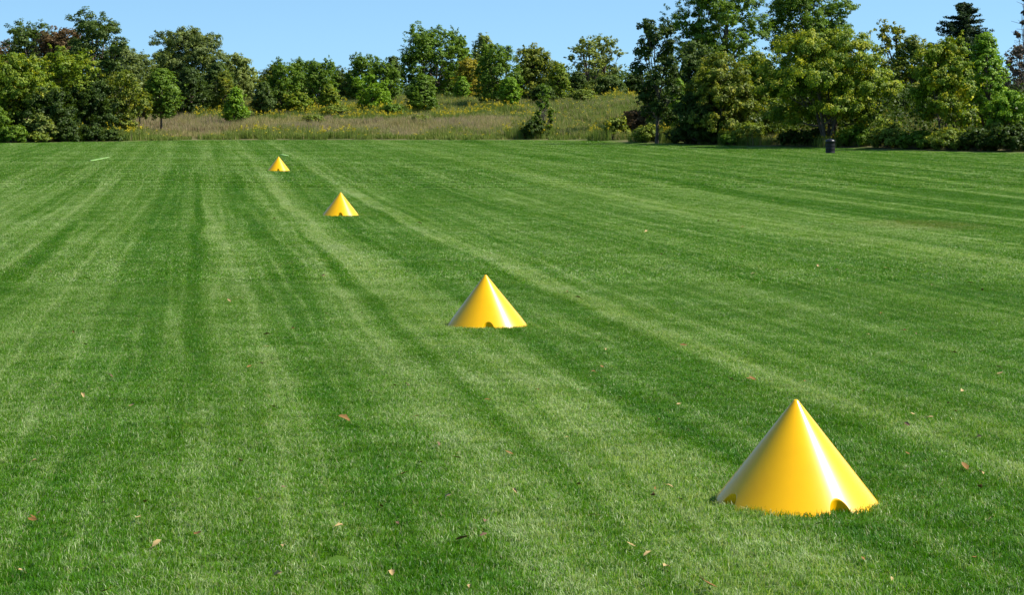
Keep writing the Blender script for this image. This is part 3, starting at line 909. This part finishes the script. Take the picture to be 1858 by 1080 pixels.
def make_cone(px, sunk, Y, label, notch_deg, tilt=(0, 0)):
    X = xof(px, Y); z0 = float(hz(X, Y))
    Rb, H = .478, .598            # full size; the lowest 3 cm is sunk in the turf
    root = empty("cone_marker", (X, Y, z0 - sunk), label, "cone marker", "yellow cones in a line down the field")
    notches = [R(notch_deg - 90 + 90 * k) for k in range(4)]
    base = np.linspace(0, 2 * PI, 240, endpoint=False)
    extra = [base]
    for a in notches:
        extra.append((a + np.linspace(-.19, .19, 120)) % (2 * PI))
    th = np.unique(np.round(np.concatenate(extra), 5))
    Hc = H + .012
    rho = .019; phi = math.atan(Rb / Hc)
    zctr = Hc - rho / math.sin(phi)
    zs = np.concatenate([np.linspace(0, .23, 100), np.linspace(.235, zctr + rho * math.sin(phi), 36)])
    TH, Z = np.meshgrid(th, zs)
    RR = cone_radius(TH, Z, Rb, Hc, notches)
    # rounded tip, tangent to the shell
    for i in range(1, 10):
        a = phi + (PI / 2 - phi) * i / 9
        RR = np.vstack([RR, np.full((1, len(th)), rho * math.cos(a) + 1e-5)])
        Z = np.vstack([Z, np.full((1, len(th)), zctr + rho * math.sin(a))])
        TH = np.vstack([TH, th[None]])
    V = np.stack([RR * np.cos(TH), RR * np.sin(TH), Z], -1).reshape(-1, 3)
    q = grid_faces(Z.shape[0], len(th), True)
    o = mesh_obj("shell", V, np.full(len(q), 4), q.ravel(), M_cone, root, smooth=True)
    root.rotation_euler = (R(tilt[0]), R(tilt[1]), 0)
    return root


M_cone = simple_mat("yellow_gelcoat", (.93, .475, .001), .34, .20, coat=.40, var=((.88, .435, .001), 3.0), bump=(5, .05, .01))
make_cone(1444, .030, 11.55, "nearest and largest yellow cone in the grass with two arched notches showing", 25)
make_cone(883, .028, 23.35, "second yellow cone from the near end with its arched notch facing front", 3, tilt=(0, -1.2))
make_cone(618, .008, 52.6, "third yellow cone along the line, small, before the farthest one", 3)
make_cone(505.5, .004, 86.5, "farthest tiny yellow cone at the far end of the line", 3)

# ------------------------------------------------------------------ meadow
def meadow_material():
    m, nt, out = new_mat("meadow_stems")
    N = NT(nt)
    pos = N.n("ShaderNodeNewGeometry").outputs['Position']
    r = N.attr("r"); t = N.attr("t"); g = N.attr("g"); f = N.attr("f")
    mn = N.noise(pos, .16, 3, .6)
    dry = N.mix(N.remap(mn, .4, .6), (.38, .275, .175), (.42, .34, .14))
    dry = N.mix(N.remap(r, .4, 1, 0, .6), dry, (.27, .28, .10))
    grn = N.mix(r, (.09, .165, .02), (.26, .31, .05))
    c = N.mix(g, dry, grn)
    c = N.mix(f, c, N.mix(r, (.42, .34, .010), (.56, .46, .02)))
    p = N.n("ShaderNodeBsdfPrincipled")
    N.l.new(c, p.inputs['Base Color']); p.inputs['Roughness'].default_value = .7
    p.inputs['Specular IOR Level'].default_value = .2
    tr = N.n("ShaderNodeBsdfTranslucent"); N.l.new(c, tr.inputs[0])
    mx = N.n("ShaderNodeMixShader"); mx.inputs[0].default_value = .3
    N.l.new(p.outputs[0], mx.inputs[1]); N.l.new(tr.outputs[0], mx.inputs[2])
    N.l.new(mx.outputs[0], out.inputs[0])
    return m


M_meadow = meadow_material()


def meadow_patch(seed, n, size, h0, h1, w, green, flowers):
    r_ = np.random.default_rng(seed)
    V, fn, lp, at = blades(r_, n, size, h0, h1, w, (-.05, 0), .28, clump=3)
    at["g"] = np.repeat((r_.random(n) < green).astype(float), 5); at["f"] = np.zeros(len(V))
    if flowers:
        k = flowers
        base = V.reshape(n, 5, 3)[r_.integers(0, n, k), 4]
        base[:, 2] = np.maximum(base[:, 2], h1 * .7) + r_.uniform(0, .12, k)
        V2, fn2, lp2, a2 = leaves(r_, base, np.full(k, .11), 7, .085)
        at = {"r": np.concatenate([at["r"], a2["r"]]), "t": np.concatenate([at["t"], np.ones(len(V2))]),
              "g": np.concatenate([at["g"], np.zeros(len(V2))]), "f": np.concatenate([at["f"], np.ones(len(V2))])}
        lp = np.concatenate([lp, lp2 + len(V)]); fn = np.concatenate([fn, fn2]); V = np.concatenate([V, V2])
    return mesh_obj("meadow_patch", V, fn, lp, M_meadow, attrs=at, link=False)


def meadow(name, label, pred, kinds, step=1.2):
    pts = []
    for y in np.arange(112, 226, step):
        hw = y * 929 / F + 8
        for x in np.arange(-hw, hw, step):
            pts.append((x, y))
    P = np.array(pts) + rng.uniform(-.4, .4, (len(pts), 2)) * step
    d = P[:, 1] - edge(P[:, 0])
    px = P[:, 0] / P[:, 1] * F + 929
    nz = np.sin(P[:, 0] * .37 + P[:, 1] * .21) + np.sin(P[:, 0] * .91 - P[:, 1] * .33 + 1) + rng.normal(0, .5, len(P))
    k = pred(P[:, 0], P[:, 1], d, px, nz)
    P = P[k]
    n = len(P)
    scatter(name, np.column_stack([P, hz(P[:, 0], P[:, 1])]), rng.integers(0, 4, n) * PI / 2, rng.integers(0, len(kinds), n), rng.uniform(.6, 1.15, n) * (.9 + .16 * nz[k]).clip(.45, 1.35), kinds, M_meadow, label)


S = 1.35
dryp = [meadow_patch(i, 420, S, .35, .75, .018, .22, 0) for i in range(4)]
mixp = [meadow_patch(10 + i, 420, S, .35, .80, .020, .75, 1) for i in range(4)]
goldp = [meadow_patch(20 + i, 330, S, .5, .85, .022, .95, 10) for i in range(4)]
weedp = [meadow_patch(30 + i, 420, S, .3, .70, .024, .95, 1) for i in range(3)]
grnp = [meadow_patch(40 + i, 420, S, .15, .40, .020, .9, 0) for i in range(3)]


def is_gold(x, y, d, px, nz):
    band = (y > 173) & (y < 186) & (px < 960) & (px > 240) & (nz > -.2)
    band2 = (d > .5) & (d < 5) & (nz > 1.45)
    right = (px > 1300) & (d < 12) & (nz > 1.2)
    crest = (px > 1040) & (px < 1170) & (y > 192) & (y < 202) & (nz > .9)
    return ((band | band2 | right | crest)) & (d > .3)


def is_green_hill(x, y, d, px, nz):
    return (px > 955) & (px < 1230) & (d > 7) & (nz + (px - 1060) / 90 > -.2)


def is_weed(x, y, d, px, nz):
    return (d > .6 + .5 * nz) & ((px < 1240) | (nz > .9)) & ((px > 240) | (nz > .3)) & ((d < 2.6) | (px > 1230) | (px < 200) | ((d < 6) & (nz > .9)))


def is_mix(x, y, d, px, nz):
    return (d >= 2.6) & (((d < 9) & (nz > -.3)) | (y > 176) | (px > 930))


G, Hh, Wd, Mx = is_gold, is_green_hill, is_weed, is_mix
meadow("goldenrod", "yellow flowering goldenrod in bands across the meadow", G, goldp)
meadow("green_hillside_grass", "shorter green grass on the hillside right of the sapling", lambda *a: Hh(*a) & ~G(*a), grnp + mixp[:2])
meadow("roadside_weeds", "knee-high green weeds along the edge of the mown field", lambda *a: Wd(*a) & ~Hh(*a) & ~G(*a), weedp)
meadow("meadow_grass", "tall olive meadow grass mixed with a few yellow flowers", lambda *a: Mx(*a) & ~Wd(*a) & ~Hh(*a) & ~G(*a), mixp)
meadow("dry_grass", "dry pinkish brown seeding grass in the middle of the meadow", lambda x, y, d, px, nz: (d >= 2.6) & ~Mx(x, y, d, px, nz) & ~Wd(x, y, d, px, nz) & ~Hh(x, y, d, px, nz) & ~G(x, y, d, px, nz), dryp)

# ------------------------------------------------------------------ trash can
def lathe(prof, ns=48):
    t = np.linspace(0, 2 * PI, ns, endpoint=False)
    V = np.array([[(r_ * math.cos(a), r_ * math.sin(a), z) for a in t] for r_, z in prof]).reshape(-1, 3)
    return V, grid_faces(len(prof), ns, True)


M_can = simple_mat("black_painted_steel", (.008, .008, .009), .5, .25, var=((.014, .013, .013), 5.0))
M_canlid = simple_mat("black_plastic_lid", (.012, .012, .013), .35, .4)
Yc = 114.6; Xc = xof(1506.5, Yc); zc_ = float(hz(Xc, Yc))
can = empty("trash_can", (Xc, Yc, zc_), "black round trash can with a low domed lid on the mown grass", "trash can")
pr = [(.0, .01), (.255, .01), (.262, .0), (.262, .03), (.255, .04)]
for zz in (.22, .42):
    pr += [(.255, zz), (.259, zz + .012), (.259, zz + .03), (.255, zz + .042)]
pr += [(.255, .62), (.266, .63), (.266, .655), (.250, .66), (.245, .60)]
V, q = lathe(pr); mesh_obj("barrel", V, np.full(len(q), 4), q.ravel(), M_can, can, smooth=True)
pr = [(.272, .640), (.274, .67), (.262, .70), (.225, .745), (.16, .775), (.085, .79), (.0, .793)]
V, q = lathe(pr); lid = mesh_obj("lid", V, np.full(len(q), 4), q.ravel(), M_canlid, can, smooth=True)
pr = [(.09, .788), (.094, .80), (.086, .812), (.06, .815), (.056, .79)]
V, q = lathe(pr, 32); mesh_obj("opening_collar", V, np.full(len(q), 4), q.ravel(), M_can, lid, smooth=True)

# ------------------------------------------------------------------ chalk marks
M_chalk = simple_mat("white_line_paint", (.24, .34, .14), .9, .1, var=((.12, .27, .04), 5.0))


def chalk(pa, pb, wdt, label):
    def gp(px, py):
        Y = 60.0
        for _ in range(60):
            X = xof(px, Y); h = float(hz(X, Y)) + .045
            Y = .5 * Y + .5 * (CAMH - h) * F / (py - HOR)
        return np.array([xof(px, Y), Y])
    a, b = gp(*pa), gp(*pb)
    n = 24
    t = np.linspace(0, 1, n)[:, None]
    c = a + (b - a) * t
    d = (b - a) / np.linalg.norm(b - a); s = np.array([-d[1], d[0]])
    r2 = np.random.default_rng(3)
    ww = wdt * .5 * (1 - .5 * np.abs(t * 2 - 1) ** 4) * r2.uniform(.75, 1.1, (n, 1))
    L_, R_ = c + s * ww, c - s * ww
    P = np.stack([L_, R_], 1).reshape(-1, 2)
    z = hz(P[:, 0], P[:, 1]) + .047
    top = np.column_stack([P, z])
    bot = top - np.array([0, 0, .05])
    V = np.concatenate([top, bot])
    q = []
    for i in range(n - 1):
        q.append([2 * i, 2 * i + 1, 2 * i + 3, 2 * i + 2])
        q.append([2 * i, 2 * i + 2, 2 * i + 2 + 2 * n, 2 * i + 2 * n])
        q.append([2 * i + 1, 2 * i + 1 + 2 * n, 2 * i + 3 + 2 * n, 2 * i + 3])
    q = np.array(q)
    tag(mesh_obj("chalk_line", V, np.full(len(q), 4), q.ravel(), M_chalk), label, "painted line")


chalk((163, 291), (197, 284.5), .20, "long faint white painted line in the grass at the far left")
chalk((510, 279.5), (521, 282.5), .28, "short white painted mark in the grass behind the farthest cone")

# ------------------------------------------------------------------ fallen leaves
def leaf_mat(name, c1, c2):
    return simple_mat(name, c1, .75, .25, var=(c2, 30.0), bump=(60, .5, .002))


LM = [leaf_mat("dry_leaf_tan", (.44, .32, .14), (.30, .20, .07)),
      leaf_mat("dry_leaf_red_brown", (.24, .12, .025), (.14, .075, .02)),
      leaf_mat("dry_leaf_dark", (.10, .06, .035), (.17, .10, .05))]


def dry_leaf(seed, mat):
    r2 = np.random.default_rng(seed)
    nu, nv = 9, 5
    u = np.linspace(-1, 1, nu); v = np.linspace(-1, 1, nv)
    U, Vv = np.meshgrid(u, v, indexing='ij')
    wd = (1 - np.abs(U) ** 1.8) ** .8 * (.42 + .08 * np.cos(U * 9 + r2.uniform(0, 3)))
    curl = r2.uniform(.25, .9); bend = r2.uniform(-.4, .5)
    x = U; y = Vv * wd
    z = .18 + curl * np.abs(Vv * wd) ** 1.6 * 1.3 + bend * U ** 2 * .5 + r2.normal(0, .02, U.shape)
    V = np.stack([x, y, z], -1).reshape(-1, 3)
    q = grid_faces(nu, nv)
    tv, tq = tube(np.array([[-.95, 0, .18 + bend * .45], [-1.25, .03, .2 + bend * .6], [-1.5, .1, .3 + bend * .6]]), [.03, .025, .02], 5)
    V, q = join_parts([(V, q), (tv, tq)])
    return mesh_obj("fallen_leaf", V, np.full(len(q), 4), q.ravel(), mat, smooth=True, link=False)


protos = [[dry_leaf(10 * m + k, LM[m]) for k in range(3)] for m in range(3)]
LEAVES = [  # column, row, tone (0 tan, 1 red-brown, 2 dark), half length in metres
    (150, 718, 0, .050), (60, 945, 1, .040), (74, 930, 2, .035), (616, 955, 0, .035), (624, 760, 1, .055), (830, 832, 0, .035), (923, 823, 1, .035),
    (733, 861, 1, .040), (716, 700, 1, .030), (738, 698, 2, .045), (884, 726, 1, .030), (812, 901, 0, .040), (838, 979, 1, .040), (504, 1043, 0, .035), (711, 1040, 0, .030),
    (1208, 1028, 0, .042), (1286, 1063, 1, .045), (1327, 689, 0, .045), (1365, 688, 1, .045), (1048, 540, 1, .050), (1750, 848, 1, .050), (1776, 794, 0, .040),
    (1745, 709, 0, .045), (1782, 638, 0, .040), (1731, 640, 0, .045), (1812, 667, 0, .040), (1815, 678, 0, .035), (1172, 420, 0, .07), (1289, 392, 0, .06), (1303, 401, 0, .06),
    (1511, 407, 0, .07), (1367, 497, 0, .06), (807, 521, 0, .045), (808, 532, 0, .035), (586, 501, 0, .055), (498, 397, 0, .07), (416, 545, 0, .055), (762, 405, 0, .07),
    (484, 607, 1, .045), (483, 630, 0, .035), (474, 660, 0, .035), (452, 666, 1, .035), (531, 596, 1, .03), (200, 682, 2, .040), (134, 603, 1, .035), (24, 647, 2, .03),
    (240, 736, 0, .035), (495, 738, 0, .035), (436, 836, 0, .045), (360, 970, 1, .040), (284, 986, 0, .035), (190, 1075, 1, .035), (515, 990, 0, .035), (582, 878, 0, .03),
    (668, 710, 2, .03), (795, 805, 2, .03), (692, 920, 1, .03), (880, 946, 2, .04), (1185, 899, 2, .045), (1050, 880, 0, .03), (1075, 936, 0, .035), (1196, 761, 0, .035),
    (1274, 936, 1, .045), (1214, 882, 0, .03), (1091, 666, 1, .035), (1077, 675, 1, .03), (1240, 627, 1, .045), (1099, 634, 0, .03), (1646, 770, 2, .04), (1655, 752, 0, .03),
    (1721, 732, 0, .035), (1688, 757, 0, .03), (1567, 711, 0, .03), (1528, 760, 0, .035), (1780, 858, 0, .035), (1484, 952, 2, .03), (1174, 1005, 0, .03), (1144, 990, 0, .03),
    (1574, 607, 0, .035), (1640, 600, 1, .04), (1760, 514, 1, .06), (1783, 526, 1, .05), (1609, 487, 0, .06), (1662, 470, 0, .04), (1200, 461, 0, .05), (1484, 483, 0, .05), (1518, 490, 0, .045), (1347, 412, 1, .05),
]
leafgroup = "dry leaves scattered on the mown grass"
names = ["small pale tan dry leaf lying on the mown grass", "small red-brown dry leaf lying on the mown grass", "small dark shrivelled leaf lying on the mown grass"]
special = {(150, 718): "palest leaf, lying alone in the grass at the left",
           (624, 760): "red-brown winged leaf left of the middle, before the second cone",
           (1327, 689): "pale leaf in the grass just above and left of the nearest cone",
           (1750, 848): "large curled brown leaf in the pale stripe right of the nearest cone",
           (1048, 540): "orange-brown leaf right of the second cone",
           (1208, 1028): "pale curled leaf with a dark shadow near the bottom edge, right of centre"}
r3 = np.random.default_rng(77)
for _ in range(70):     # the many smaller ones between them
    LEAVES.append((float(r3.uniform(0, 1858)), float(330 + 740 * r3.random() ** 1.2), int(r3.choice([0, 0, 1, 1, 2])), float(r3.uniform(.018, .032))))
LEAVES = [l for l in LEAVES if not (1270 < l[0] < 1620 and 715 < l[1] < 950) and not (790 < l[0] < 975 and 500 < l[1] < 610)]
for (px, py, m, s) in LEAVES:
    Y = 30.0
    for _ in range(60):
        X = xof(px, Y); Y = .5 * Y + .5 * (CAMH - float(hz(X, Y)) - .035) * F / (py - HOR)
    X = xof(px, Y)
    src = protos[m][r3.integers(3)]
    o = src.copy(); col.objects.link(o)
    o.name = "fallen_leaf"
    o.location = (X, Y, float(hz(X, Y)) + .034)
    o.rotation_euler = (r3.uniform(-.7, .7), r3.uniform(-.5, .5), r3.uniform(0, 6.28))
    s *= .85
    o.scale = (s, s * r3.uniform(.8, 1.3), s)
    tag(o, special.get((px, py), names[m]), "leaf", leafgroup if (px, py) not in special else leafgroup)
